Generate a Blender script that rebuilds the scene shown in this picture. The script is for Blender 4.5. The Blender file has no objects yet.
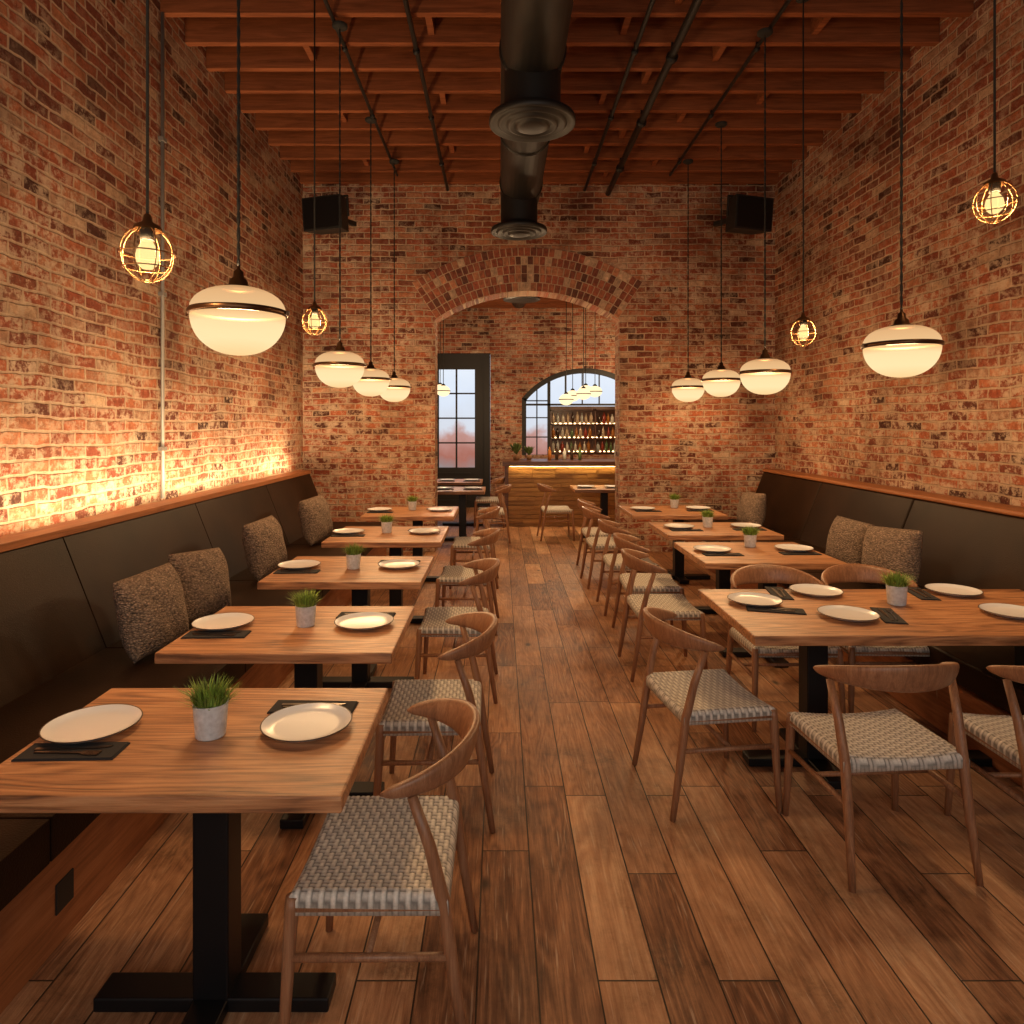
import bpy, math, random
from mathutils import Vector, Matrix, Euler
random.seed(7)
S=bpy.context.scene
COL=S.collection
pi=math.pi
S.view_settings.view_transform='Standard'
S.view_settings.look='None'
# ------------------------------------------------------------------ mesh builder
class MB:
    def __init__(s): s.v=[];s.f=[];s.m=[];s.s=[];s.c=[]
    def add(s,vs,fs,mat=0,smooth=False,col=(1,1,1),cols=None):
        b=len(s.v); s.v+= [tuple(p) for p in vs]
        s.c+= cols if cols else [col]*len(vs)
        for f in fs: s.f.append(tuple(b+i for i in f)); s.m.append(mat); s.s.append(smooth)
    def hexa(s,p,mat=0,col=(1,1,1)):   # 8 pts: bottom 4 ccw, top 4 ccw
        s.add(p,[(3,2,1,0),(4,5,6,7),(0,1,5,4),(1,2,6,5),(2,3,7,6),(3,0,4,7)],mat,False,col)
    def box(s,x0,x1,y0,y1,z0,z1,mat=0,col=(1,1,1)):
        s.hexa([(x0,y0,z0),(x1,y0,z0),(x1,y1,z0),(x0,y1,z0),(x0,y0,z1),(x1,y0,z1),(x1,y1,z1),(x0,y1,z1)],mat,col)
    def tube(s,pts,r,n=8,mat=0,col=(1,1,1),cap=True,smooth=True):
        pts=[Vector(p) for p in pts]; k=len(pts)
        if not isinstance(r,(list,tuple)): r=[r]*k
        t=(pts[1]-pts[0]).normalized()
        a=Vector((1,0,0)) if abs(t.x)<.8 else Vector((0,1,0))
        nrm=(a-t*a.dot(t)).normalized(); vs=[]
        for i in range(k):
            if i==0: t=(pts[1]-pts[0])
            elif i==k-1: t=(pts[-1]-pts[-2])
            else: t=(pts[i+1]-pts[i-1])
            t.normalize(); nrm=(nrm-t*nrm.dot(t)).normalized(); b=t.cross(nrm)
            for j in range(n):
                q=2*pi*j/n; vs.append(pts[i]+(nrm*math.cos(q)+b*math.sin(q))*r[i])
        fs=[]
        for i in range(k-1):
            for j in range(n):
                fs.append((i*n+j,i*n+(j+1)%n,(i+1)*n+(j+1)%n,(i+1)*n+j))
        if cap: fs.append(tuple(reversed(range(n)))); fs.append(tuple((k-1)*n+j for j in range(n)))
        s.add(vs,fs,mat,smooth,col)
    def lathe(s,prof,n=24,mat=0,c=(0,0,0),col=(1,1,1),smooth=True,closed=False):
        vs=[];fs=[];k=len(prof)
        for (r,z) in prof:
            for j in range(n):
                q=2*pi*j/n; vs.append((c[0]+max(r,1e-4)*math.cos(q),c[1]+max(r,1e-4)*math.sin(q),c[2]+z))
        for i in range(k-1):
            for j in range(n): fs.append((i*n+j,i*n+(j+1)%n,(i+1)*n+(j+1)%n,(i+1)*n+j))
        s.add(vs,fs,mat,smooth,col)
    def mesh(s,name,mats):
        me=bpy.data.meshes.new(name); me.from_pydata(s.v,[],s.f)
        for m in mats: me.materials.append(m)
        me.polygons.foreach_set('material_index',s.m); me.polygons.foreach_set('use_smooth',s.s)
        ca=me.color_attributes.new('Col','FLOAT_COLOR','POINT')
        flat=[]
        for c in s.c: flat+= [c[0],c[1],c[2],1]
        ca.data.foreach_set('color',flat); me.update(); return me
    def build(s,name,mats,bevel=0,loc=(0,0,0)):
        return place(name,s.mesh(name,mats),loc,bevel=bevel)
def place(name,me,loc=(0,0,0),rot=(0,0,0),scale=(1,1,1),bevel=0):
    o=bpy.data.objects.new(name,me); COL.objects.link(o)
    o.location=loc;o.rotation_euler=rot;o.scale=scale
    if bevel:
        b=o.modifiers.new('bevel','BEVEL');b.width=bevel;b.segments=3;b.limit_method='ANGLE';b.angle_limit=math.radians(50)
    return o
# ------------------------------------------------------------------ materials
def mk(name,col=(.5,.5,.5),rough=.5,metal=0,**kw):
    m=bpy.data.materials.new(name);m.use_nodes=True
    b=m.node_tree.nodes['Principled BSDF']
    b.inputs['Base Color'].default_value=(*col,1);b.inputs['Roughness'].default_value=rough;b.inputs['Metallic'].default_value=metal
    for k,v in kw.items(): b.inputs[k].default_value=v
    return m,m.node_tree,b
def N(nt,t,ins=None,**pr):
    n=nt.nodes.new(t)
    for k,v in pr.items(): setattr(n,k,v)
    for k,v in (ins or {}).items():
        if isinstance(v,bpy.types.NodeSocket): nt.links.new(v,n.inputs[k])
        else: n.inputs[k].default_value=v
    return n
def ramp(nt,fac,stops,interp='LINEAR'):
    r=N(nt,'ShaderNodeValToRGB',{'Fac':fac}); cr=r.color_ramp; cr.interpolation=interp
    cr.elements[0].position=stops[0][0];cr.elements[0].color=(*stops[0][1],1)
    cr.elements[1].position=stops[-1][0];cr.elements[1].color=(*stops[-1][1],1)
    for p,c in stops[1:-1]:
        e=cr.elements.new(p);e.color=(*c,1)
    return r.outputs['Color']
def mix(nt,fac,a,b,mode='MIX'):
    n=N(nt,'ShaderNodeMix',data_type='RGBA',blend_type=mode)
    for i,v in ((0,fac),(6,a),(7,b)):
        if isinstance(v,bpy.types.NodeSocket): nt.links.new(v,n.inputs[i])
        else: n.inputs[i].default_value=v if i==0 else (*v,1)
    return n.outputs[2]
def M(nt,op,a,b=None):
    n=N(nt,'ShaderNodeMath',operation=op)
    for i,v in ((0,a),(1,b)):
        if v is None: continue
        if isinstance(v,bpy.types.NodeSocket): nt.links.new(v,n.inputs[i])
        else: n.inputs[i].default_value=v
    return n.outputs[0]
def bump(nt,b,h,st=.3,dist=.01):
    n=N(nt,'ShaderNodeBump',{'Height':h,'Strength':st,'Distance':dist}); nt.links.new(n.outputs[0],b.inputs['Normal'])

def brick_material():
    m,nt,b=mk('old_red_brick',rough=.9)
    b.inputs['Specular IOR Level'].default_value=.2
    g=N(nt,'ShaderNodeNewGeometry'); sp=N(nt,'ShaderNodeSeparateXYZ',{0:g.outputs['Position']}); sn=N(nt,'ShaderNodeSeparateXYZ',{0:g.outputs['True Normal']})
    side=M(nt,'GREATER_THAN',M(nt,'ABSOLUTE',sn.outputs[0]),.5)
    mx=N(nt,'ShaderNodeMix',{0:side,2:sp.outputs[0],3:sp.outputs[1]},data_type='FLOAT')
    v=N(nt,'ShaderNodeCombineXYZ',{0:mx.outputs[0],1:sp.outputs[2],2:M(nt,'MULTIPLY',side,5.0)})
    def warp(src,scale,amt):
        nz=N(nt,'ShaderNodeTexNoise',{'Vector':src,'Scale':scale,'Detail':2.0})
        off=N(nt,'ShaderNodeVectorMath',{0:nz.outputs['Color'],1:(.5,.5,.5)},operation='SUBTRACT')
        sc=N(nt,'ShaderNodeVectorMath',{0:off.outputs[0],'Scale':amt},operation='SCALE')
        return N(nt,'ShaderNodeVectorMath',{0:src,1:sc.outputs[0]},operation='ADD').outputs[0]
    vv=warp(warp(v.outputs[0],1.6,.06),11.0,.024)
    br=N(nt,'ShaderNodeTexBrick',{'Vector':vv,'Color1':(0,0,0,1),'Color2':(1,1,1,1),'Mortar':(.5,.5,.5,1),'Scale':1.0,'Mortar Size':.0105,'Mortar Smooth':.45,'Brick Width':.228,'Row Height':.079})
    br.offset=.5
    col=ramp(nt,br.outputs['Color'],[(0,(.07,.026,.019)),(.13,(.19,.052,.031)),(.36,(.33,.085,.045)),(.58,(.43,.135,.066)),(.76,(.48,.20,.105)),(.88,(.22,.062,.035)),(1,(.58,.38,.25))])
    n1=N(nt,'ShaderNodeTexNoise',{'Vector':v.outputs[0],'Scale':24.0,'Detail':8.0,'Roughness':.75})
    col=mix(nt,.8,col,ramp(nt,n1.outputs[0],[(.28,(.35,.32,.3)),(.5,(1,1,1)),(.72,(1.5,1.5,1.5))]),'MULTIPLY')
    # lime / plaster residue
    n2=N(nt,'ShaderNodeTexNoise',{'Vector':v.outputs[0],'Scale':1.3,'Detail':6.0,'Roughness':.72})
    n3=N(nt,'ShaderNodeTexNoise',{'Vector':v.outputs[0],'Scale':9.0,'Detail':8.0,'Roughness':.8})
    low=N(nt,'ShaderNodeMapRange',{'Value':sp.outputs[2],1:.8,2:4.6,3:.12,4:-.03})
    pm=ramp(nt,M(nt,'ADD',n2.outputs[0],low.outputs[0]),[(.42,(.15,.15,.15)),(.60,(1,1,1))])
    res=M(nt,'MULTIPLY',pm,ramp(nt,n3.outputs[0],[(.47,(0,0,0)),(.55,(1,1,1))]))
    col=mix(nt,M(nt,'MULTIPLY',res,.82),col,mix(nt,n1.outputs[0],(.42,.29,.20),(.84,.66,.50)))
    mort=mix(nt,n1.outputs[0],(.34,.22,.15),(.78,.59,.42))
    mf=M(nt,'MULTIPLY',br.outputs['Fac'],ramp(nt,n3.outputs[0],[(.30,(.4,.4,.4)),(.5,(1,1,1))]))
    col=mix(nt,mf,col,mort)
    n5=N(nt,'ShaderNodeTexNoise',{'Vector':v.outputs[0],'Scale':.8,'Detail':6.0,'Roughness':.65})
    col=mix(nt,1.0,col,ramp(nt,n5.outputs[0],[(.34,(.46,.40,.37)),(.5,(.9,.88,.87)),(.64,(1.12,1.12,1.12))]),'MULTIPLY')
    nt.links.new(col,b.inputs['Base Color'])
    h=M(nt,'ADD',M(nt,'SUBTRACT',1.0,br.outputs['Fac']),M(nt,'MULTIPLY',n3.outputs[0],1.1))
    h=M(nt,'ADD',h,M(nt,'MULTIPLY',n1.outputs[0],.6))
    h=M(nt,'ADD',h,M(nt,'MULTIPLY',br.outputs['Color'],.6))
    bump(nt,b,h,1.0,.019)
    return m
def attr_mat(name,rough=.6,noise=0,nscale=40,bmp=0,metal=0):
    m,nt,b=mk(name,rough=rough,metal=metal)
    a=N(nt,'ShaderNodeAttribute',attribute_name='Col'); c=a.outputs['Color']
    if noise:
        t=N(nt,'ShaderNodeTexCoord'); n=N(nt,'ShaderNodeTexNoise',{'Vector':t.outputs['Object'],'Scale':float(nscale),'Detail':5.0})
        c=mix(nt,noise,c,ramp(nt,n.outputs[0],[(.3,(.4,.4,.4)),(.7,(1.3,1.3,1.3))]),'MULTIPLY')
        if bmp: bump(nt,b,n.outputs[0],bmp,.01)
    nt.links.new(c,b.inputs['Base Color']); return m
def wood(name,stops,axis=0,scale=1.0,rough=.45,bmp=.15,board=0,coat=0,world=False,spec=.5,knots=False):
    m,nt,b=mk(name,rough=rough); b.inputs['Specular IOR Level'].default_value=spec
    if coat: b.inputs['Coat Weight'].default_value=coat; b.inputs['Coat Roughness'].default_value=.3
    src=N(nt,'ShaderNodeNewGeometry').outputs['Position'] if world else N(nt,'ShaderNodeTexCoord').outputs['Object']
    vec=src
    val=None
    if knots:
        oi=N(nt,'ShaderNodeObjectInfo'); vec=N(nt,'ShaderNodeVectorMath',{0:src,1:oi.outputs['Location']},operation='ADD').outputs[0]
    if board:
        sp=N(nt,'ShaderNodeSeparateXYZ',{0:src}); o=[1,0,1][axis] if axis<2 else 0
        bd=M(nt,'DIVIDE',sp.outputs[o],board)
        bi=M(nt,'FLOOR',bd)
        wn=N(nt,'ShaderNodeTexWhiteNoise',{'W':M(nt,'ADD',bi,.37)},noise_dimensions='1D')
        val=wn.outputs['Value']
        cmb=N(nt,'ShaderNodeCombineXYZ',{axis:M(nt,'MULTIPLY',val,7.3)})
        vec=N(nt,'ShaderNodeVectorMath',{0:vec,1:cmb.outputs[0]},operation='ADD').outputs[0]
    s=[14*scale]*3; s[axis]=1.1*scale
    mp=N(nt,'ShaderNodeMapping',{'Vector':vec,'Scale':tuple(s)})
    n=N(nt,'ShaderNodeTexNoise',{'Vector':mp.outputs[0],'Scale':1.6,'Detail':8.0,'Roughness':.62,'Distortion':1.2})
    s2=[150*scale]*3; s2[axis]=4*scale
    mp2=N(nt,'ShaderNodeMapping',{'Vector':vec,'Scale':tuple(s2)})
    n2=N(nt,'ShaderNodeTexNoise',{'Vector':mp2.outputs[0],'Scale':1.0,'Detail':4.0,'Roughness':.7})
    f=M(nt,'ADD',M(nt,'MULTIPLY',n.outputs[0],.6),M(nt,'MULTIPLY',n2.outputs[0],.4))
    if knots:
        s3=[7.0]*3; s3[axis]=.8
        gr=N(nt,'ShaderNodeTexNoise',{'Vector':N(nt,'ShaderNodeMapping',{'Vector':vec,'Scale':tuple(s3)}).outputs[0],'Scale':1.0,'Detail':1.5,'Distortion':.3})
        rg=M(nt,'PINGPONG',M(nt,'MULTIPLY',gr.outputs[0],26.0),1.0)
        f=M(nt,'ADD',f,M(nt,'MULTIPLY',M(nt,'SUBTRACT',rg,.65),.17))
    if board: f=M(nt,'ADD',f,M(nt,'MULTIPLY',M(nt,'SUBTRACT',val,.5),.15))
    col=ramp(nt,f,stops)
    if board and knots:
        s4=[9.0]*3; s4[axis]=3.2
        vo=N(nt,'ShaderNodeTexVoronoi',{'Vector':N(nt,'ShaderNodeMapping',{'Vector':vec,'Scale':tuple(s4)}).outputs[0],'Scale':.42})
        col=mix(nt,ramp(nt,vo.outputs['Distance'],[(.03,(.8,.8,.8)),(.10,(0,0,0))]),col,(.07,.028,.013))
        edge=M(nt,'ABSOLUTE',M(nt,'SUBTRACT',M(nt,'FRACT',bd),.5))
        col=mix(nt,M(nt,'MULTIPLY',M(nt,'GREATER_THAN',edge,.489),.7),col,(.06,.025,.012))
    nt.links.new(col,b.inputs['Base Color'])
    bump(nt,b,f,bmp,.01); return m
def floor_material():
    m,nt,b=mk('reclaimed_plank_floor',rough=.5); b.inputs['Specular IOR Level'].default_value=.38
    g=N(nt,'ShaderNodeNewGeometry'); sp=N(nt,'ShaderNodeSeparateXYZ',{0:g.outputs['Position']})
    v=N(nt,'ShaderNodeCombineXYZ',{0:sp.outputs[1],1:M(nt,'ADD',sp.outputs[0],.07)})
    br=N(nt,'ShaderNodeTexBrick',{'Vector':v.outputs[0],'Color1':(0,0,0,1),'Color2':(1,1,1,1),'Mortar':(.5,.5,.5,1),'Scale':1.0,'Mortar Size':.0032,'Mortar Smooth':.35,'Brick Width':1.6,'Row Height':.185})
    br.offset=.39;br.offset_frequency=3;br.squash=.65;br.squash_frequency=2
    vec=N(nt,'ShaderNodeVectorMath',{0:v.outputs[0],1:N(nt,'ShaderNodeCombineXYZ',{0:M(nt,'MULTIPLY',br.outputs['Color'],17.0),1:M(nt,'MULTIPLY',br.outputs['Color'],5.0)}).outputs[0]},operation='ADD').outputs[0]
    gr=N(nt,'ShaderNodeTexNoise',{'Vector':N(nt,'ShaderNodeMapping',{'Vector':vec,'Scale':(.9,6,1)}).outputs[0],'Scale':1.0,'Detail':2.0,'Distortion':.4})
    rings=M(nt,'PINGPONG',M(nt,'MULTIPLY',gr.outputs[0],28.0),1.0)
    n=N(nt,'ShaderNodeTexNoise',{'Vector':N(nt,'ShaderNodeMapping',{'Vector':vec,'Scale':(1.4,18,1)}).outputs[0],'Scale':1.5,'Detail':9.0,'Roughness':.7,'Distortion':1.0})
    n2=N(nt,'ShaderNodeTexNoise',{'Vector':N(nt,'ShaderNodeMapping',{'Vector':vec,'Scale':(5,150,1)}).outputs[0],'Scale':1.0,'Detail':4.0,'Roughness':.7})
    st=N(nt,'ShaderNodeTexNoise',{'Vector':v.outputs[0],'Scale':2.2,'Detail':10.0,'Roughness':.8})
    f=M(nt,'ADD',M(nt,'MULTIPLY',n.outputs[0],.48),M(nt,'MULTIPLY',n2.outputs[0],.30))
    f=M(nt,'ADD',f,M(nt,'MULTIPLY',rings,.10))
    f=M(nt,'ADD',f,M(nt,'MULTIPLY',br.outputs['Color'],.28))
    col=ramp(nt,f,[(.32,(.08,.033,.018)),(.44,(.21,.09,.044)),(.55,(.37,.175,.086)),(.66,(.49,.255,.132)),(.8,(.64,.39,.225))])
    col=mix(nt,.9,col,ramp(nt,st.outputs[0],[(.32,(.22,.18,.16)),(.43,(.78,.76,.73)),(.52,(1,1,1)),(.7,(1.3,1.27,1.22))]),'MULTIPLY')
    # fine scratches and scuffs
    sc=N(nt,'ShaderNodeTexNoise',{'Vector':N(nt,'ShaderNodeMapping',{'Vector':v.outputs[0],'Rotation':(0,0,.5),'Scale':(3,60,1)}).outputs[0],'Scale':1.5,'Detail':3.0})
    col=mix(nt,ramp(nt,sc.outputs[0],[(.62,(0,0,0)),(.70,(.45,.45,.45))]),col,(.66,.48,.34))
    vo=N(nt,'ShaderNodeTexVoronoi',{'Vector':N(nt,'ShaderNodeMapping',{'Vector':vec,'Scale':(1.6,3.2,1)}).outputs[0],'Scale':1.0})
    col=mix(nt,ramp(nt,vo.outputs['Distance'],[(.03,(.9,.9,.9)),(.09,(0,0,0))]),col,(.03,.014,.009))
    col=mix(nt,M(nt,'MULTIPLY',br.outputs['Fac'],.95),col,(.012,.007,.005))
    nt.links.new(col,b.inputs['Base Color'])
    nt.links.new(M(nt,'ADD',M(nt,'MULTIPLY',st.outputs[0],.5),.24),b.inputs['Roughness'])
    bump(nt,b,M(nt,'SUBTRACT',M(nt,'MULTIPLY',f,1.4),br.outputs['Fac']),.7,.006)
    return m
def emis(name,col,st,transp=0,grad=None):
    m=bpy.data.materials.new(name);m.use_nodes=True;nt=m.node_tree;nt.nodes.clear()
    e=N(nt,'ShaderNodeEmission',{'Color':(*col,1),'Strength':st}); out=N(nt,'ShaderNodeOutputMaterial'); sh=e.outputs[0]
    if grad:
        t=N(nt,'ShaderNodeTexCoord'); sz=N(nt,'ShaderNodeSeparateXYZ',{0:t.outputs['Object']})
        mr=N(nt,'ShaderNodeMapRange',{'Value':sz.outputs[2],1:grad[0],2:grad[1],3:0.0,4:1.0})
        nt.links.new(ramp(nt,mr.outputs[0],grad[2]),e.inputs['Color'])
    if transp:
        t=N(nt,'ShaderNodeBsdfTransparent',{'Color':(1,.9,.75,1)}); mx=N(nt,'ShaderNodeMixShader',{0:transp,1:sh,2:t.outputs[0]}); sh=mx.outputs[0]
    nt.links.new(sh,out.inputs[0]); return m
BRICK=brick_material(); FLOOR=floor_material()
BRICKV=attr_mat('arch_brick',.85,.8,22,.7)
MORT=mk('lime_mortar',(.50,.36,.24),.95)[0]
BLACK=mk('black_steel',(.010,.010,.012),.45,.5)[0]
BLACKM=mk('matte_black',(.010,.009,.009),.6)[0]
TABLE=wood('oak_table_wood',[(.30,(.085,.033,.015)),(.42,(.26,.11,.046)),(.53,(.44,.20,.086)),(.65,(.57,.29,.135)),(.82,(.68,.40,.22))],0,1.2,.42,.4,board=.125,coat=.1,knots=True)
CHAIRW=wood('chair_oak',[(.3,(.14,.060,.030)),(.5,(.29,.135,.068)),(.7,(.44,.235,.128))],2,1.6,.42,.06)
TRIMW=wood('ledge_wood',[(.3,(.14,.048,.018)),(.5,(.31,.115,.045)),(.7,(.44,.185,.08))],1,1.0,.5,.1,world=True,spec=.3)
JOIST=wood('joist_timber',[(.3,(.09,.027,.011)),(.5,(.22,.066,.025)),(.7,(.34,.112,.045))],0,.8,.8,.2,world=True,spec=.2)
DECK=wood('ceiling_deck',[(.3,(.016,.006,.003)),(.5,(.042,.015,.007)),(.7,(.08,.03,.013))],1,.6,.85,.2,board=.14,world=True,spec=.2)
def leather():
    m,nt,b=mk('dark_leather',(.022,.013,.008),.45); t=N(nt,'ShaderNodeTexCoord'); b.inputs['Specular IOR Level'].default_value=.12
    n=N(nt,'ShaderNodeTexNoise',{'Vector':t.outputs['Object'],'Scale':2.5,'Detail':5.0}); v=N(nt,'ShaderNodeTexVoronoi',{'Vector':t.outputs['Object'],'Scale':160.0})
    nt.links.new(ramp(nt,n.outputs[0],[(.3,(.012,.0050,.0024)),(.7,(.028,.0125,.006))]),b.inputs['Base Color'])
    bump(nt,b,M(nt,'ADD',v.outputs['Distance'],M(nt,'MULTIPLY',n.outputs[0],2.0)),.12,.006); return m
LEATHER=leather()
WEAVE=attr_mat('woven_cord',.85,.3,120,.2)
def pillow_mat():
    m,nt,b=mk('speckled_tweed_knit',rough=.95); t=N(nt,'ShaderNodeTexCoord')
    w=N(nt,'ShaderNodeTexVoronoi',{'Vector':N(nt,'ShaderNodeMapping',{'Vector':t.outputs['Object'],'Scale':(60,60,90)}).outputs[0],'Scale':1.25})
    n=N(nt,'ShaderNodeTexNoise',{'Vector':t.outputs['Object'],'Scale':30.0,'Detail':6.0,'Roughness':.7})
    sepc=N(nt,'ShaderNodeSeparateColor',{0:w.outputs['Color']})
    c=ramp(nt,M(nt,'ADD',M(nt,'MULTIPLY',w.outputs['Distance'],.55),M(nt,'MULTIPLY',n.outputs[0],.4)),[(.2,(.34,.25,.19)),(.5,(.21,.148,.11)),(.8,(.06,.042,.032))])
    c=mix(nt,.6,c,ramp(nt,sepc.outputs[0],[(0,(.45,.45,.45)),(.6,(1,1,1)),(1,(1.7,1.7,1.7))]),'MULTIPLY')
    nt.links.new(c,b.inputs['Base Color']); bump(nt,b,M(nt,'SUBTRACT',1.0,w.outputs['Distance']),.9,.012); return m
KNIT=pillow_mat()
CERAM=mk('white_ceramic',(.76,.79,.84),.25)[0]; RIM=mk('plate_dark_rim',(.05,.03,.02),.4)[0]
NAP=mk('charcoal_napkin',(.018,.018,.021),.9)[0]; STEELD=mk('dark_cutlery',(.10,.075,.06),.3,.9)[0]
POT=attr_mat('concrete_pot',.85,.35,60,.2); GRASS=attr_mat('grass_blades',.6); SOIL=mk('soil',(.03,.018,.01),1)[0]
BRONZE=mk('aged_bronze',(.10,.05,.025),.35,.85)[0]; BRASS=mk('brass_cage',(.30,.16,.07),.4,.9)[0]
CORD=mk('braided_cord',(.01,.009,.008),.8)[0]
GLOWL=emis('opal_glass_lower',(1,.74,.40),1.15,.16,(-.18,-.01,[(0,(.92,.60,.28)),(.35,(1,.74,.40)),(.75,(1,.72,.38)),(1,(.80,.47,.20))]))
GLOWU=emis('opal_glass_upper',(1,.60,.29),.85,.05,(.01,.11,[(0,(1,.62,.30)),(.6,(.95,.55,.25)),(1,(.6,.30,.12))]))
BULB=emis('filament_bulb',(1,.68,.28),1.6,.4); LED=emis('led_strip_glow',(1,.74,.38),6.0)
GLOWS=emis('small_opal_glass',(1,.72,.4),1.6)
PIPE=mk('grey_conduit',(.26,.245,.235),.55,.5)[0]
DUCT=mk('black_duct',(.012,.011,.011),.5,.3)[0]
# ------------------------------------------------------------------ room shell
XL,XR=-2.64,3.68; YB=9.1; WT=.36; ZJ=4.9; ZT=5.25; YF=-2.2; Y2=14.0; XL2,XR2=-3.2,4.6; Z2=4.3
m=MB(); m.box(XL2-.2,XR2+.2,YF,Y2+2.2,-.1,0); m.build('floor',[FLOOR])
m=MB(); m.box(XL-.25,XL,YF,YB+WT,0,ZT); m.build('wall_left',[BRICK])
m=MB(); m.box(XR,XR+.25,YF,YB+WT,0,ZT); m.build('wall_right',[BRICK])
def arch_wall(m,y0,y1,x0,x1,ztop,a0,a1,zs,rise,zb=0,n=24):
    """wall slab with arched opening"""
    m.box(x0,a0,y0,y1,0,ztop); m.box(a1,x1,y0,y1,0,ztop)
    if zb>0: m.box(a0,a1,y0,y1,0,zb)
    w=(a1-a0)/2; cx=(a0+a1)/2
    def arc(x):
        if rise<=0: return zs
        R=(w*w+rise*rise)/(2*rise); return zs-(R-rise)+math.sqrt(max(R*R-(x-cx)**2,0))
    xs=[a0+(a1-a0)*i/n for i in range(n+1)] if rise>0 else [a0,a1]
    for i in range(len(xs)-1):
        xa,xb=xs[i],xs[i+1]; za,zb2=arc(xa),arc(xb)
        m.hexa([(xa,y0,za),(xb,y0,zb2),(xb,y1,zb2),(xa,y1,za),(xa,y0,ztop),(xb,y0,ztop),(xb,y1,ztop),(xa,y1,ztop)])
AX0,AX1,ZS,RISE=-.87,1.6,3.11,.38
m=MB(); arch_wall(m,YB,YB+WT,XL,XR,ZT,AX0,AX1,ZS,RISE); m.build('wall_back',[BRICK])
# brick voussoir ring
m=MB(); w=(AX1-AX0)/2; cx=(AX0+AX1)/2; R=(w*w+RISE*RISE)/(2*RISE); cz=ZS-(R-RISE); ha=math.asin(w/R)
pal=[(.22,.062,.036),(.33,.09,.048),(.40,.13,.066),(.30,.084,.045),(.46,.19,.10),(.2,.058,.034),(.35,.11,.058),(.54,.36,.24),(.14,.048,.03)]
def sector(m,r0,r1,a0,a1,y0,y1,mat,col=(1,1,1)):
    P=lambda r,a,y:(cx+r*math.sin(a),y,cz+r*math.cos(a))
    m.hexa([P(r0,a0,y0),P(r0,a1,y0),P(r0,a1,y1),P(r0,a0,y1),P(r1,a0,y0),P(r1,a1,y0),P(r1,a1,y1),P(r1,a0,y1)],mat,col)
hb=ha*.985
for i in range(30):
    a=-hb+(2*hb)*i/30; sector(m,R+.002,R+.585,a,a+(2*hb)/30,YB-.004,YB-.0005,1)
for L in range(5):
    r0=R+.004+L*.117; n=int((2*hb)*(r0+.05)/.080)
    for i in range(n):
        d=(2*hb)/n; a=-hb+d*i; g=.0050/r0+random.uniform(0,.0012)
        c=random.choice(pal); k=random.uniform(.75,1.1)
        sector(m,r0+random.uniform(0,.005),r0+.108,a+g,a+d-g,YB-.008-random.uniform(0,.009),YB-.0005,0,tuple(min(1,q*k) for q in c))
m.build('brick_arch_surround',[BRICKV,MORT],bevel=.004)
# second room shell
m=MB(); m.box(XL2-.2,XL2,YB+WT,Y2+.3,0,ZT); m.build('wall_bar_room_left',[BRICK])
m=MB(); m.box(XR2,XR2+.2,YB+WT,Y2+.3,0,ZT); m.build('wall_bar_room_right',[BRICK])
m=MB()
arch_wall(m,Y2,Y2+.3,XL2,.0,ZT,-1.75,-.2,3.18,0)
arch_wall(m,Y2,Y2+.3,.0,XR2,ZT,.45,3.05,2.25,.62,1.08)
m.build('wall_far',[BRICK])
m=MB(); m.box(XL2,XR2,YB+WT,Y2,Z2,Z2+.1)
for i in range(11): m.box(XL2,XR2,9.7+i*.42,9.76+i*.42,Z2-.2,Z2,1)
m.build('ceiling_bar_room',[DECK,JOIST])
# main ceiling
m=MB(); m.box(XL-.2,XR+.2,YF,YB+WT,ZT,ZT+.1); m.build('ceiling',[DECK])
m=MB(); y=YF+.1; k=0
while y<YB-.08:
    m.box(XL,XR,y,y+.06,ZJ,ZT-.002)
    for bx in ((-.6,1.0,2.6) if k%3==0 else ((-1.7,1.9) if k%3==1 else (.0,1.35))):
        m.box(bx,bx+.055,y+.06,y+.41,ZJ+.06,ZT-.01)
    y+=.41;k+=1
m.build('ceiling_joists',[JOIST],bevel=.004)
for x,r,z,ye in ((-.7,.02,4.84,9.08),(1.44,.034,4.79,9.08),(1.13,.02,4.84,9.08),(-1.3,.016,4.86,8.6),(2.15,.016,4.86,8.6)):
    m=MB(); m.tube([(x,YF+.2,z),(x,ye,z)],r,10)
    yy=YF+.5
    while yy<ye-.1:
        m.tube([(x,yy,z-.01),(x,yy+.03,z-.01)],r*1.5,10); m.box(x-.008,x+.008,yy,yy+.02,z,ZJ-.0); yy+=1.23
    m.build('ceiling_conduit',[DUCT])
# duct
m=MB(); dx,dz,dr=.22,4.22,.215
m.tube([(dx,YF+.2,dz),(dx,7.45,dz)],dr,32)
for yy in [YF+.5+1.25*i for i in range(8)]:
    if yy<7.4: m.tube([(dx,yy,dz),(dx,yy+.03,dz)],dr+.012,32)
def diffuser(m,x,y,zt,zb,R):
    m.lathe([(dr*.9,zt-zb),(dr*.9,.10),(R*.66,.07),(R*.98,.045),(R,.03),(R,.0),(R*.95,-.005),(R*.8,.02),(R*.8,.0),(R*.72,-.012),(R*.6,.015),(R*.6,-.01),(R*.5,-.022),(R*.4,.01),(R*.4,-.018),(R*.28,-.03),(0,-.03)],36,0,(x,y,zb))
diffuser(m,dx,4.64,dz-.05,3.75,.295); diffuser(m,dx-.02,7.15,dz-.05,3.72,.295)
for yy in (3.6,5.6,7.0): 
    for sx in(-.2,.2): m.tube([(dx+sx,yy,dz),(dx+sx,yy,ZT)],.008,6)
m.build('ventilation_duct',[DUCT])
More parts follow.
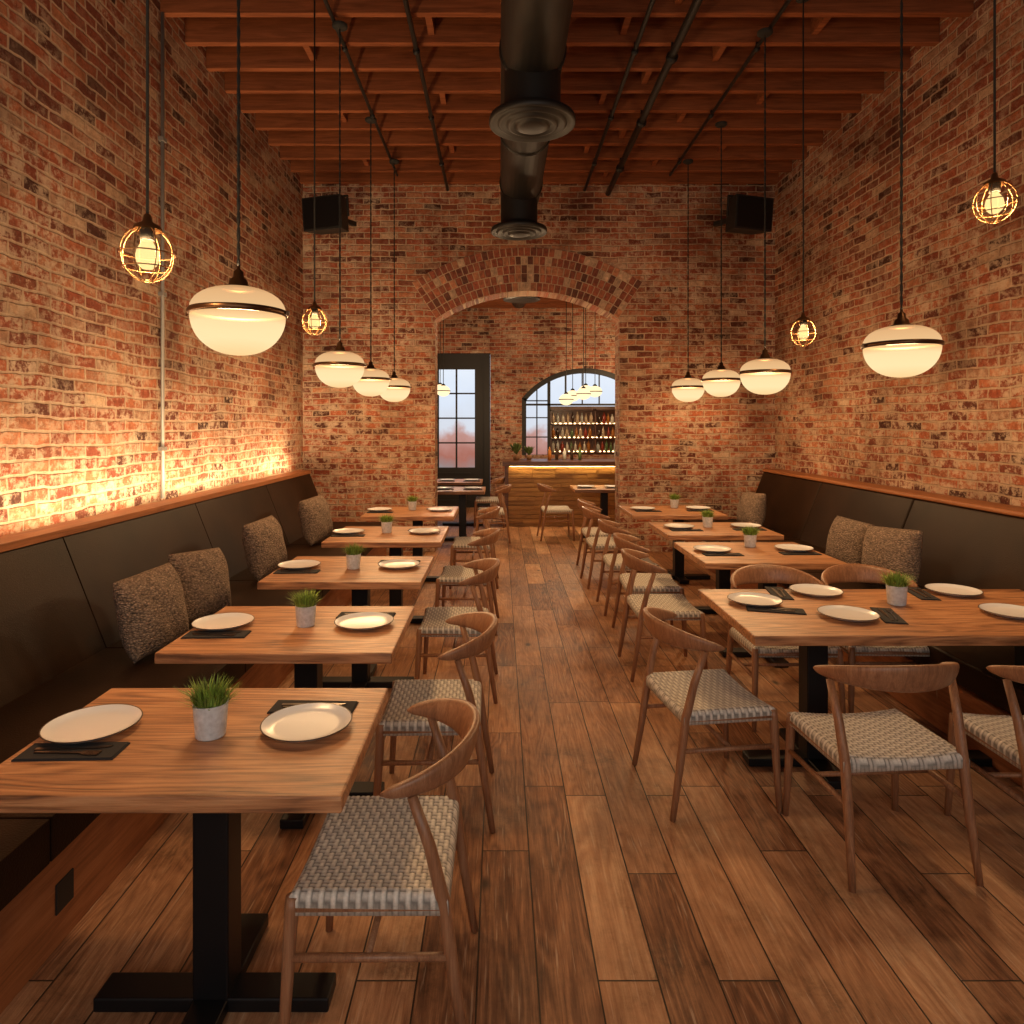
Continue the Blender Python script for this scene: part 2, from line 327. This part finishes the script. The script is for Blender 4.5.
m=MB(); m.tube([(.35,10.6,4.0),(.35,12.6,4.0)],.14,20); m.lathe([(.13,.25),(.13,.08),(.3,.03),(.3,0),(.2,-.01),(0,-.02)],24,0,(.35,11.0,3.72))
for yy in(10.8,12.4): m.tube([(.35,yy,4.0),(.35,yy,Z2)],.008,6)
m.build('ventilation_duct',[DUCT])
m=MB(); m.tube([(XL+.02,5.28,1.13),(XL+.02,5.28,ZJ)],.014,8)
for z in(1.5,2.7,3.9): m.box(XL,XL+.04,5.25,5.31,z,z+.03)
m.build('wall_conduit',[PIPE])
# ------------------------------------------------------------------ banquettes
def banquette(name,side,yend,led):
    wall=XL if side<0 else XR; X=lambda d: wall+(d if side<0 else -d)
    dS=1.24 if side<0 else 1.28
    m=MB()
    def bx(d0,d1,y0,y1,z0,z1,mat):
        a,b=sorted((X(d0),X(d1))); m.box(a,b,y0,y1,z0,z1,mat)
    y0=YF+.3; L=1.62
    bx(.01,dS-.04,y0,yend,0,.30,1)
    bx(.01,dS-.08,y0,yend,.30,.34,0)
    bx(.01,.16,y0,yend,.30,1.085,0)
    ys=[]; y=yend
    while y>y0: ys.append((max(y-L,y0),y)); y-=L
    for a,b in ys:
        a+=.004;b-=.004
        bx(.40,dS,a,b,.335,.475,0)
        P=[(X(.14),a,.36),(X(.52),a,.36),(X(.52),b,.36),(X(.14),b,.36),(X(.14),a,1.085),(X(.235),a,1.085),(X(.235),b,1.085),(X(.14),b,1.085)]
        if side>0: P=[P[1],P[0],P[3],P[2],P[5],P[4],P[7],P[6]]
        m.hexa(P,0)
    bx(.07 if led else .012,.25,y0,yend,1.088,1.128,1)
    if led: bx(.012,.05,y0,yend,1.10,1.112,2)
    bx(.01,.07,y0,yend,1.06,1.10,1)
    if side<0: m.box(X(dS-.04),X(dS-.034),2.2,2.29,.11,.21,3)
    return m.build(name,[LEATHER,TRIMW,LED,BLACKM],bevel=.016)
banquette('banquette_bench',-1,8.6,True); banquette('banquette_bench',1,8.9,False)
# ------------------------------------------------------------------ tables
def table_mesh(W,D,peds,py=0):
    m=MB(); m.box(-W/2,W/2,-D/2,D/2,.704,.75,0)
    for px in peds:
        m.box(px-.052,px+.052,py-.052,py+.052,.04,.69,1); m.box(px-.16,px+.16,py-.16,py+.16,.688,.704,1)
        m.box(px-.34,px+.34,py-.05,py+.05,.004,.045,1); m.box(px-.05,px+.05,py-.26,py+.30,.004,.044,1)
        for a,b in((-.3,0),(.3,0),(0,-.22),(0,.26)): m.lathe([(0,0),(.02,0),(.02,.01)],10,1,(px+a,py+b,0))
    return m.mesh('dining_table',[TABLE,BLACK])
TL=[(-.905,2.1,1.0,.72),(-.945,3.2,.99,.74),(-.975,4.52,.99,.82),(-.965,5.95,.97,.88),(-.965,7.5,.97,.88)]
TR=[(1.9,5.1,.98,.86),(1.95,6.25,1.0,.78),(1.9,7.6,1.0,.9)]
TF=[(-.62,10.1,.8,.75),(-.7,11.6,.8,.75),(1.5,10.35,.8,.75)]
cache={}
for (x,y,W,D) in TL+TR+TF:
    k=(W,D)
    if k not in cache: cache[k]=table_mesh(W,D,[.07],-.09)
    place('dining_table',cache[k],(x,y,0),bevel=.006)
place('dining_table',table_mesh(1.86,.88,[-.5,.6],-.08),(2.075,3.5,0),bevel=.006)
# ------------------------------------------------------------------ chair
def chair_mesh():
    m=MB()
    for sx in(-1,1):
        m.tube([(sx*.25,.225,0),(sx*.24,.212,.25),(sx*.235,.203,.42),(sx*.235,.202,.45)],[.0125,.017,.0195,.017],12,0)
        m.tube([(sx*.245,-.265,0),(sx*.236,-.23,.22),(sx*.232,-.2,.43),(sx*.238,-.165,.58),(sx*.246,-.118,.72)],[.0125,.017,.0195,.017,.014],12,0)
        m.tube([(sx*.235,.195,.42),(sx*.233,-.195,.42)],.015,8,0)
        m.tube([(sx*.241,.212,.29),(sx*.237,-.22,.29)],.011,8,0)
    m.tube([(-.235,.202,.42),(.235,.202,.42)],.015,8,0); m.tube([(-.232,-.198,.42),(.232,-.198,.42)],.015,8,0)
    m.tube([(-.238,-.0,.29),(.238,-.0,.29)],.010,8,0)
    n=40; k=14; vs=[];fs=[]
    for i in range(n+1):
        t=-1+2*i/n; a=t*math.radians(91); c=max(0,math.cos(a*.95))
        ce=(1-abs(t)**10)**.5 if abs(t)<1 else .02
        hh=(.018+.038*c**1.4)*max(ce,.15); th=.0135*max(ce,.15)+.004
        C=Vector((.262*math.sin(a),-.04-.225*math.cos(a),.732+.036*c)); out=Vector((math.sin(a),-math.cos(a),0))
        for j in range(k):
            q=2*pi*j/k; cu=math.copysign(abs(math.cos(q))**.75,math.cos(q)); su=math.copysign(abs(math.sin(q))**.75,math.sin(q))
            vs.append(C+out*(cu*th+su*hh*.28)+Vector((0,0,su*hh)))
    for i in range(n):
        for j in range(k): fs.append((i*k+j,(i+1)*k+j,(i+1)*k+(j+1)%k,i*k+(j+1)%k))
    fs.append(tuple(range(k))); fs.append(tuple(n*k+j for j in reversed(range(k))))
    m.add(vs,fs,0,True)
    nx,ny=120,104; hx,hy=.247,.214; cell=4; vs=[];cs=[];fs=[]
    def prof(u): return math.sin(pi*u)**.6 if 0<u<1 else 0
    for j in range(ny+1):
        for i in range(nx+1):
            u=-1+2*i/nx; v=-1+2*j/ny; x=u*hx;y=v*hy
            ci,fi=divmod(i,cell);cj,fj=divmod(j,cell)
            horiz=(ci//2+cj)%2==0
            e=prof(fj/cell) if horiz else prof(fi/cell)
            e2=prof((fi)/cell) if horiz else prof(fj/cell)
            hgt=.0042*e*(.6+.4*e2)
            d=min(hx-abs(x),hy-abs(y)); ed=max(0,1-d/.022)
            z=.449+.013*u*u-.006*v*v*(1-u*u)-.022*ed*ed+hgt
            vs.append((x,y,z)); b=.30+.70*e*(.75+.25*e2)  # cavity shade between strands put into the vertex colour
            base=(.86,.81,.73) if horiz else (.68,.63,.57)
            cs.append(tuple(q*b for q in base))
    W=nx+1
    for j in range(ny):
        for i in range(nx): fs.append((j*W+i,j*W+i+1,(j+1)*W+i+1,(j+1)*W+i))
    ring=[i for i in range(W)]+[j*W+nx for j in range(1,ny+1)]+[ny*W+i for i in range(nx-1,-1,-1)]+[j*W for j in range(ny-1,0,-1)]
    b0=len(vs)
    for r in ring:
        x,y,z=vs[r]; k2=.85 if (r%cell) else .5  # skirt colour darkened at strand gaps too, as shade
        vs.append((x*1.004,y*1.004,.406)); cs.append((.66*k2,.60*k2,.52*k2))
    L=len(ring)
    for q in range(L): fs.append((ring[q],b0+q,b0+(q+1)%L,ring[(q+1)%L]))
    fs.append(tuple(b0+q for q in reversed(range(L))))
    m.add(vs,fs,1,True,cols=cs)
    return m.mesh('dining_chair',[CHAIRW,WEAVE])
CH=chair_mesh()
def chair(x,y,face):
    place('dining_chair',CH,(x,y,0),(0,0,math.radians(face-90)))
chair(-.35,2.04,180); chair(-.3,3.08,181); chair(-.29,4.4,180); chair(-.29,5.75,178); chair(-.29,7.3,180)
chair(.97,3.2,8); chair(1.51,2.76,94); chair(2.2,2.74,90)
chair(1.66,4.0,-90); chair(2.22,4.02,-92)
chair(1.14,4.75,0); chair(1.2,5.45,-3); chair(1.2,6.3,0); chair(1.17,7.3,2); chair(1.2,8.0,0)
chair(.85,10.2,3); chair(-.12,10.0,180); chair(-.2,11.5,180)
# ------------------------------------------------------------------ pillows
def pillow_mesh():
    m=MB(); n=26; vs=[];fs=[]; W=n+1; hs=.225
    for s in(1,-1):
        for j in range(W):
            for i in range(W):
                u=-1+2*i/n;v=-1+2*j/n
                x=hs*u*(1-.06*(1-v*v)-.05*v*v*u*u);y=hs*v*(1-.06*(1-u*u)-.05*v*v*u*u)
                t=.118*((1-abs(u)**2.4)*(1-abs(v)**2.4))**.52
                vs.append((s*t+.005*math.sin(7*u+4*v),x,y))
    for s in range(2):
        for j in range(n):
            for i in range(n):
                q=(s*W*W+j*W+i,s*W*W+j*W+i+1,s*W*W+(j+1)*W+i+1,s*W*W+(j+1)*W+i)
                fs.append(q if s==0 else q[::-1])
    m.add(vs,fs,0,True); me=m.mesh('throw_pillow',[KNIT]); 
    import bmesh
    b=bmesh.new();b.from_mesh(me);bmesh.ops.remove_doubles(b,verts=b.verts,dist=.0006);b.to_mesh(me);b.free();return me
PM=pillow_mesh()
def pillow(x,y,yaw,tilt,roll=0,s=1.0):
    M4=Matrix.Translation((x,y,.478+.225*s))@Matrix.Rotation(math.radians(yaw),4,'Z')@Matrix.Rotation(math.radians(tilt),4,'Y')@Matrix.Rotation(math.radians(roll),4,'X')@Matrix.Scale(s,4)
    o=place('throw_pillow',PM); o.matrix_world=M4
pillow(-1.87,3.66,-12,-13,3,1.0); pillow(-1.87,4.25,-18,-15,-4,1.0); pillow(-1.90,5.5,-10,-13,3,1.05); pillow(-1.91,7.05,-12,-13,3,1.08)
pillow(2.92,7.9,192,-13,3); pillow(2.90,5.65,193,-13,-3); pillow(2.90,5.05,200,-14,3,1.05)
# ------------------------------------------------------------------ table ware
def plate_mesh():
    m=MB(); m.lathe([(0,.004),(.085,.004),(.085,0),(.09,0),(.1,.006),(.138,.017),(.1455,.0215)],48,0)
    m.lathe([(.1455,.0215),(.147,.0235),(.146,.0252),(.1425,.0245)],48,1)
    m.lathe([(.1425,.0245),(.128,.017),(.115,.0125),(.10,.0105),(0,.0105)],48,0)
    return m.mesh('dinner_plate',[CERAM,RIM])
PL=plate_mesh()
def nap_mesh():
    m=MB(); m.box(-.14,.14,-.05,.05,0,.0035); m.box(-.137,.136,-.047,.049,.0035,.006); return m.mesh('folded_napkin',[NAP])
NM=nap_mesh()
def knife_mesh():
    m=MB(); pts=[(-.11,-.007),(-.02,-.006),(0,-.009),(.07,-.010),(.10,-.004),(.105,.003),(0,.006),(-.11,.007)]
    n=len(pts); m.add([(x,y,0) for x,y in pts]+[(x,y,.002) for x,y in pts],[tuple(reversed(range(n))),tuple(range(n,2*n))]+[(i,(i+1)%n,n+(i+1)%n,n+i) for i in range(n)])
    return m.mesh('table_knife',[STEELD])
def fork_mesh():
    m=MB(); m.box(-.1,.03,-.004,.004,0,.003); m.hexa([(.03,-.004,0),(.05,-.012,0),(.05,.012,0),(.03,.004,0),(.03,-.004,.003),(.05,-.012,.003),(.05,.012,.003),(.03,.004,.003)])
    for k in range(4): m.box(.05,.09,-.012+k*.0068,-.012+k*.0068+.0036,0,.003)
    return m.mesh('table_fork',[STEELD])
KM,FM=knife_mesh(),fork_mesh()
ZT0=.7505
def setting(x,y,ndx,ndy,rot=0,cut=True):
    place('dinner_plate',PL,(x,y,ZT0),scale=(.95,.95,.95))
    r=math.radians(rot); place('folded_napkin',NM,(x+ndx,y+ndy,ZT0),(0,0,r))
    if cut:
        c,s=math.cos(r),math.sin(r)
        for me,nm,off,q in((KM,'table_knife',.014,.05),(FM,'table_fork',-.018,-.06)):
            place(nm,me,(x+ndx-s*off,y+ndy+c*off,ZT0+.0068),(0,0,r+q))
for (x,y,W,D) in TL:
    setting(x-.365,y+.02,.03,-.148,2); setting(x+.30,y+.03,-.02,.15,-2)
for (x,y,W,D) in TR:
    setting(x-.3,y+.02,.03,-.15); setting(x+.33,y+.06,-.02,-.15)
for (x,y,W,D) in TF: setting(x-.2,y,.0,-.15,0,False); setting(x+.22,y,.0,-.15,0,False)
setting(1.36,3.63,.05,-.15,-15); setting(1.72,3.36,.21,.02,75); setting(1.78,3.83,-.21,.0,80); setting(2.56,3.84,-.2,-.02,80); setting(2.56,3.4,.2,0,90)
def plant_mesh(seed):
    rnd=random.Random(seed); m=MB()
    m.lathe([(0,0),(.041,0),(.044,.004),(.051,.098),(.0515,.102),(.047,.102),(.045,.088),(0,.088)],28,0,col=(.62,.65,.68))
    m.lathe([(0,.09),(.046,.088)],16,2)
    for k in range(460):
        a=rnd.uniform(0,2*pi); r=.04*math.sqrt(rnd.random()); x,y=r*math.cos(a),r*math.sin(a)
        h=rnd.uniform(.04,.105)*(1-.25*r/.04); out=rnd.uniform(.1,1.2)*(.3+r/.04)*.055; b=a+rnd.uniform(-.9,.9)
        w=rnd.uniform(.0014,.0028); px,py=-math.sin(b)*w,math.cos(b)*w; z0=.088
        mx,my=x+math.cos(b)*out*.35,y+math.sin(b)*out*.35; tx,ty=x+math.cos(b)*out,y+math.sin(b)*out
        g=rnd.uniform(.5,1.8); c=(.19*g,.29*g,.05*g)
        m.add([(x-px,y-py,z0),(x+px,y+py,z0),(mx+px,my+py,z0+h*.55),(mx-px,my-py,z0+h*.55),(tx,ty,z0+h)],[(0,1,2,3),(3,2,4)],1,False,c)
    return m.mesh('potted_grass',[POT,GRASS,SOIL])
PMs=[plant_mesh(i) for i in range(3)]
for i,(x,y,s) in enumerate([(-.885,2.08,1.0),(-.92,3.22,.95),(-.97,4.5,.95),(-1.0,6.0,.95),(-.98,7.6,.95),(2.1,3.6,1.0),(1.95,5.3,.95),(1.93,6.32,.95),(2.0,7.8,.95)]):
    place('potted_grass',PMs[i%3],(x,y,ZT0),(0,0,i),(s,s,s))
# ------------------------------------------------------------------ pendants
def sup(n,f): return [f(i/n) for i in range(n+1)]
def globe_mesh(L):
    m=MB(); R=.19
    m.lathe(sup(14,lambda t:(R*math.sin(t*pi/2)**.9 if t>0 else 0,-.012-.165*math.cos(t*pi/2))),40,0)
    m.lathe(sup(10,lambda t:(.035+(R-.035)*math.cos(t*pi/2),.012+.095*math.sin(t*pi/2)**1.0)),40,1)
    m.lathe([(R-.006,-.012),(R+.006,-.012),(R+.010,-.006),(R+.010,.006),(R+.006,.012),(R-.006,.012)],40,2)
    m.lathe([(.065,.096),(.062,.108),(.04,.118),(.035,.14),(.022,.15),(.02,.175),(.008,.185),(.006,.2)],24,2)
    for q in(0,pi): m.box(math.cos(q)*(R+.018)-.006,math.cos(q)*(R+.018)+.006,-.006,.006,-.01,.01,2)
    for ph in(0,pi):
        n=max(8,int(L/.02)) if L<2.9 else max(8,int(L/.03)); m.tube([(.0035*math.cos(ph+i*.9),.0035*math.sin(ph+i*.9),.195+(L-.195)*i/n) for i in range(n+1)],.0048,5,3)
    m.lathe([(.06,L-.002),(.06,L-.02),(.045,L-.032),(.01,L-.036),(0,L-.036)],20,3)
    return m.mesh('globe_pendant_lamp',[GLOWL,GLOWU,BRONZE,CORD])
def cage_mesh(L):
    m=MB(); 
    m.lathe([(.0,-.055),(.018,-.052),(.034,-.035),(.04,-.01),(.034,.018),(.02,.04),(.015,.055)],20,0)
    m.lathe([(.0,.11),(.022,.105),(.026,.08),(.024,.05),(.016,.05)],16,2)
    for k in range(8):
        a=2*pi*k/8; pts=[]
        for i in range(11):
            t=i/10; ang=-pi/2*.9+t*(pi/2*.9+pi/2*.72); r=.09*math.cos(ang); z=.1*math.sin(ang)*1.0
            pts.append((r*math.cos(a),r*math.sin(a),z))
        m.tube(pts,.0022,5,1)
    for z,r in((-.098,.02),(-.05,.078),(0,.09),(.091,.04)):
        m.tube([(r*math.cos(2*pi*i/24),r*math.sin(2*pi*i/24),z) for i in range(25)],.0026,5,1,cap=False)
    m.lathe([(.05,.085),(.045,.1),(.018,.115),(.012,.14),(.005,.145)],16,1)
    m.tube([(0,0,.14),(0,0,L)],.006,6,2)
    m.lathe([(.05,L-.002),(.05,L-.02),(.01,L-.03),(0,L-.03)],16,2)
    return m.mesh('cage_pendant_lamp',[BULB,BRASS,CORD])
def plight(x,y,z,p,r,col=(1,.66,.355)):
    l=bpy.data.lights.new('bulb_and_room_light','POINT'); l.energy=p;l.shadow_soft_size=r;l.color=col
    o=bpy.data.objects.new('bulb_and_room_light',l);COL.objects.link(o);o.location=(x,y,z);return o
ZC=4.85
for (x,y,z) in [(-1.10,2.86,2.17),(-1.26,5.35,2.17),(-1.33,7.0,2.17),(-1.26,8.1,2.15),(2.22,3.76,2.14),(2.12,5.44,2.12),(2.31,7.1,2.17),(2.24,8.1,2.15)]:
    o=place('globe_pendant_lamp',globe_mesh(ZC-z),(x,y,z))
    plight(x,y,z-.04,240,.09)
for (x,y,z) in [(-1.26,2.43,2.31),(-1.35,4.95,2.455),(2.4,3.3,2.78),(2.23,5.0,2.38)]:
    place('cage_pendant_lamp',cage_mesh(ZC-z),(x,y,z)); plight(x,y,z,26,.02)
def small_pend(x,y,z,r):
    m=MB(); m.lathe(sup(16,lambda t:(r*math.sin(t*pi),-r*.8*math.cos(t*pi))),24,0)
    m.lathe([(r+.004,-.008),(r+.008,0),(r+.004,.008)],24,1); m.lathe([(.04,r*.78),(.03,r*.95),(.005,r*1.1)],12,1)
    m.tube([(0,0,r),(0,0,Z2-.2-z)],.006,6,1); m.build('globe_pendant_lamp',[GLOWS,CORD],loc=(x,y,z))
for x,y,z in[(1.12,11.5,2.13),(1.25,11.7,2.2),(1.4,11.4,2.22),(1.5,11.9,2.3),(1.62,11.6,2.27),(-1.0,12.0,2.3),(-1.1,12.5,2.35)]: small_pend(x,y,z,.12)
plight(1.35,11.0,1.95,60,.1); plight(-.9,11.9,2.0,38,.1); plight(-.2,10.8,3.2,70,.2); plight(2.4,12.8,2.6,65,.2)  # bar room point lights, standing clear of the pendant meshes
# ------------------------------------------------------------------ speakers
for x,y,r in((-2.12,8.35,-18),(3.04,8.35,18)):
    m=MB(); m.hexa([(-.27,-.13,-.2),(.27,-.13,-.2),(.2,.15,-.2),(-.2,.15,-.2),(-.27,-.13,.2),(.27,-.13,.2),(.2,.15,.2),(-.2,.15,.2)],0)
    m.box(-.25,.25,-.14,-.128,-.18,.18,1); m.box(-.03,.03,.15,.66,-.03,.03,0); m.box(-.29,.29,-.0,.03,.19,.215,0); m.box(-.29,-.27,0,.03,-.04,.215,0); m.box(.27,.29,0,.03,-.04,.215,0)
    o=m.build('wall_speaker',[BLACKM,BLACK],bevel=.008,loc=(x,y,4.28)); o.rotation_euler=(math.radians(6),0,math.radians(r))
# ------------------------------------------------------------------ bar room
SLAT=wood('bar_front_wood',[(.3,(.15,.065,.02)),(.5,(.38,.20,.07)),(.7,(.58,.35,.15))],0,1.0,.6,.3,board=0,world=True)
DARKW=wood('bar_top_wood',[(.3,(.05,.018,.01)),(.6,(.13,.05,.025)),(.8,(.2,.09,.04))],0,1.0,.35,.1,world=True)
m=MB(); m.box(.12,3.4,11.4,12.05,0,1.02,0)
random.seed(3)
z=.06
while z<.96:
    x=.12
    while x<3.4:
        w=random.uniform(.18,.5); x1=min(x+w,3.4); d=random.uniform(.01,.06)
        m.box(x+.003,x1-.003,11.4-d,11.4,z+.002,z+.068,0); x=x1
    z+=.075
m.box(.04,3.45,11.16,12.1,1.02,1.1,1); m.box(.08,.14,11.34,12.06,0,1.02,1)
m.box(.16,3.4,11.30,11.33,1.008,1.018,2)
m.build('bar_counter',[SLAT,DARKW,emis('bar_led_glow',(1,.64,.22),20)])
m=MB() # door
gx0,gx1=-1.745,-.205
m.box(gx0,gx1,Y2+.02,Y2+.14,3.08,3.175); m.box(gx0,gx0+.1,Y2+.02,Y2+.14,0,3.08); m.box(gx1-.12,gx1,Y2-.02,Y2+.16,0,3.08)
m.box(-.52,-.32,Y2+.02,Y2+.12,0,3.08); m.box(gx0+.1,-.52,Y2+.02,Y2+.12,0,.82); m.box(gx0+.1,-.52,Y2+.02,Y2+.12,2.85,3.08)
for x in(-1.28,-.9): m.box(x-.018,x+.018,Y2+.04,Y2+.09,.82,2.85)
for k in range(1,4): m.box(gx0+.1,-.52,Y2+.04,Y2+.09,.82+k*.51-.015,.82+k*.51+.015)
m.box(-1.65,-.6,Y2+.0,Y2+.02,.12,.16); m.box(-1.65,-.6,Y2+.0,Y2+.02,.68,.72)
m.build('door_1',[BLACKM])
m=MB() # arched bar window frame
w=1.3;rise=.62;cx2=1.75;R2=(w*w+rise*rise)/(2*rise);cz2=2.25-(R2-rise);h2=math.asin(w/R2)
pr=[]
for i in range(25):
    a=-h2+2*h2*i/24; pr.append((cx2+R2*math.sin(a),cz2+R2*math.cos(a),a))
for i in range(24):
    (xa,za,aa),(xb,zb,ab)=pr[i],pr[i+1]
    ia=(cx2+(R2-.1)*math.sin(aa),cz2+(R2-.1)*math.cos(aa)); ib=(cx2+(R2-.1)*math.sin(ab),cz2+(R2-.1)*math.cos(ab))
    m.hexa([(ia[0],Y2+.0,ia[1]),(ib[0],Y2+.0,ib[1]),(ib[0],Y2+.12,ib[1]),(ia[0],Y2+.12,ia[1]),(xa,Y2+.0,za),(xb,Y2+.0,zb),(xb,Y2+.12,zb),(xa,Y2+.12,za)])
m.box(.45,.54,Y2,Y2+.12,1.08,2.25); m.box(2.96,3.05,Y2,Y2+.12,1.08,2.25)
m.box(.98,1.04,Y2+.02,Y2+.1,1.08,2.7)
for z in(1.45,1.85,2.2): m.box(.54,.98,Y2+.04,Y2+.08,z-.012,z+.012)
m.box(.75,.774,Y2+.04,Y2+.08,1.08,2.55); m.box(.54,2.96,Y2+.02,Y2+.1,2.1,2.14)
for x in(1.35,1.7,2.05,2.4,2.7): m.box(x-.012,x+.012,Y2+.04,Y2+.08,2.14,2.82)
m.build('window_1',[BLACKM])
m=MB() # back bar shelving behind arch
m.box(1.06,3.1,Y2+.62,Y2+.66,.9,2.1,0)
for z in(1.1,1.4,1.7,2.0): m.box(1.06,3.1,Y2+.36,Y2+.62,z,z+.025,1)
for x in(1.06,2.0,3.06): m.box(x,x+.03,Y2+.36,Y2+.62,0,2.05,1)
m.box(1.06,3.1,Y2+.6,Y2+.61,1.425,1.44,2); m.box(1.06,3.1,Y2+.6,Y2+.61,1.725,1.74,2); m.box(1.06,3.1,Y2+.6,Y2+.61,1.125,1.14,2)
m.build('back_bar_shelf',[DARKW,DARKW,emis('shelf_led',(1,.65,.3),12)])
def bottles(name,spots,y,seed):
    r=random.Random(seed); m=MB()
    for (x,z) in spots:
        k=r.uniform(.75,1.0); rr=r.uniform(.026,.038); c=r.choice([(.10,.16,.06),(.40,.15,.03),(.55,.42,.28),(.05,.03,.02),(.5,.52,.48),(.3,.05,.03),(.6,.56,.46)])
        m.lathe([(0,0),(rr,0),(rr,.17*k),(rr*.35,.215*k),(rr*.33,.26*k),(0,.262*k)],10,0,(x,y+r.uniform(-.05,.05),z),c)
    return m.build(name,[attr_mat(name+'_glass',.15)])
sp=[]
for z in(1.125,1.425,1.725):
    x=1.13
    while x<3.0:
        if abs(x-2.0)>.05: sp.append((x,z+.001))
        x+=random.uniform(.085,.11)
bottles('shelf_bottles',sp,Y2+.47,5)
bottles('bar_bottles',[(.85+i*.13,1.101) for i in range(5)]+[(2.0+i*.11,1.101) for i in range(4)],11.7,9)
m=MB(); m.lathe([(0,0),(.05,0),(.07,.1),(.06,.1),(0,.09)],16,0,(0,0,0),(.2,.1,.05))
for k in range(90):
    a=random.uniform(0,2*pi); o=random.uniform(.03,.15); h=random.uniform(.08,.22); g=random.uniform(.5,1.2)
    x,y,z=o*math.cos(a),o*math.sin(a),.09+h
    m.add([(0,0,.09),(x*.6-.02*math.sin(a),y*.6+.02*math.cos(a),.09+h*.7),(x,y,z),(x*.6+.02*math.sin(a),y*.6-.02*math.cos(a),.09+h*.7)],[(0,1,2,3)],1,False,(.1*g,.16*g,.04*g))
me=m.mesh('potted_herb',[POT,GRASS]); place('potted_herb',me,(.28,11.6,1.101)); place('potted_herb',me,(.5,11.75,1.101),(0,0,1),(.8,.8,.8))
def ext_mat():
    m=bpy.data.materials.new('street_facade_daylight');m.use_nodes=True;nt=m.node_tree;nt.nodes.clear()
    g=N(nt,'ShaderNodeNewGeometry'); sp=N(nt,'ShaderNodeSeparateXYZ',{0:g.outputs['Position']})
    n=N(nt,'ShaderNodeTexNoise',{'Vector':g.outputs['Position'],'Scale':1.5,'Detail':4.0})
    f=M(nt,'ADD',M(nt,'DIVIDE',sp.outputs[2],4.0),M(nt,'MULTIPLY',M(nt,'SUBTRACT',n.outputs[0],.5),.3))
    c=ramp(nt,f,[(.12,(.3,.26,.26)),(.24,(.42,.16,.12)),(.36,(.55,.30,.26)),(.42,(.70,.74,.82)),(.6,(.74,.82,.95)),(.9,(.86,.92,1))])
    e=N(nt,'ShaderNodeEmission',{'Color':c,'Strength':1.0});o=N(nt,'ShaderNodeOutputMaterial',{0:e.outputs[0]}); return m
m=MB(); m.box(-5,4,17.5,17.6,0,5); m.build('exterior_street_facade',[ext_mat()])
# ------------------------------------------------------------------ ambient window light from the front of the restaurant
def area(name,loc,rot,sx,sy,p,col):
    l=bpy.data.lights.new(name,'AREA');l.shape='RECTANGLE';l.size=sx;l.size_y=sy;l.energy=p;l.color=col
    o=bpy.data.objects.new(name,l);COL.objects.link(o);o.location=loc;o.rotation_euler=rot;return o
area('front_window_daylight',(.5,-2.0,2.3),(math.radians(78),0,0),5,2.6,78,(1,.89,.78))
area('led_cove_light',(XL+.16,3.4,1.135),(0,math.radians(180-8),0),.05,10.2,150,(1,.70,.38))
w=bpy.data.worlds.new('World');S.world=w;w.use_nodes=True
w.node_tree.nodes['Background'].inputs[0].default_value=(.5,.42,.36,1);w.node_tree.nodes['Background'].inputs[1].default_value=.10
# ------------------------------------------------------------------ camera
c=bpy.data.cameras.new('camera');co=bpy.data.objects.new('camera',c);COL.objects.link(co)
co.location=(0,0,1.7);co.rotation_euler=(pi/2,0,0);c.sensor_width=36;c.lens=36*680/1024;c.shift_x=.0117;c.shift_y=-.085;c.clip_start=.05
S.camera=co
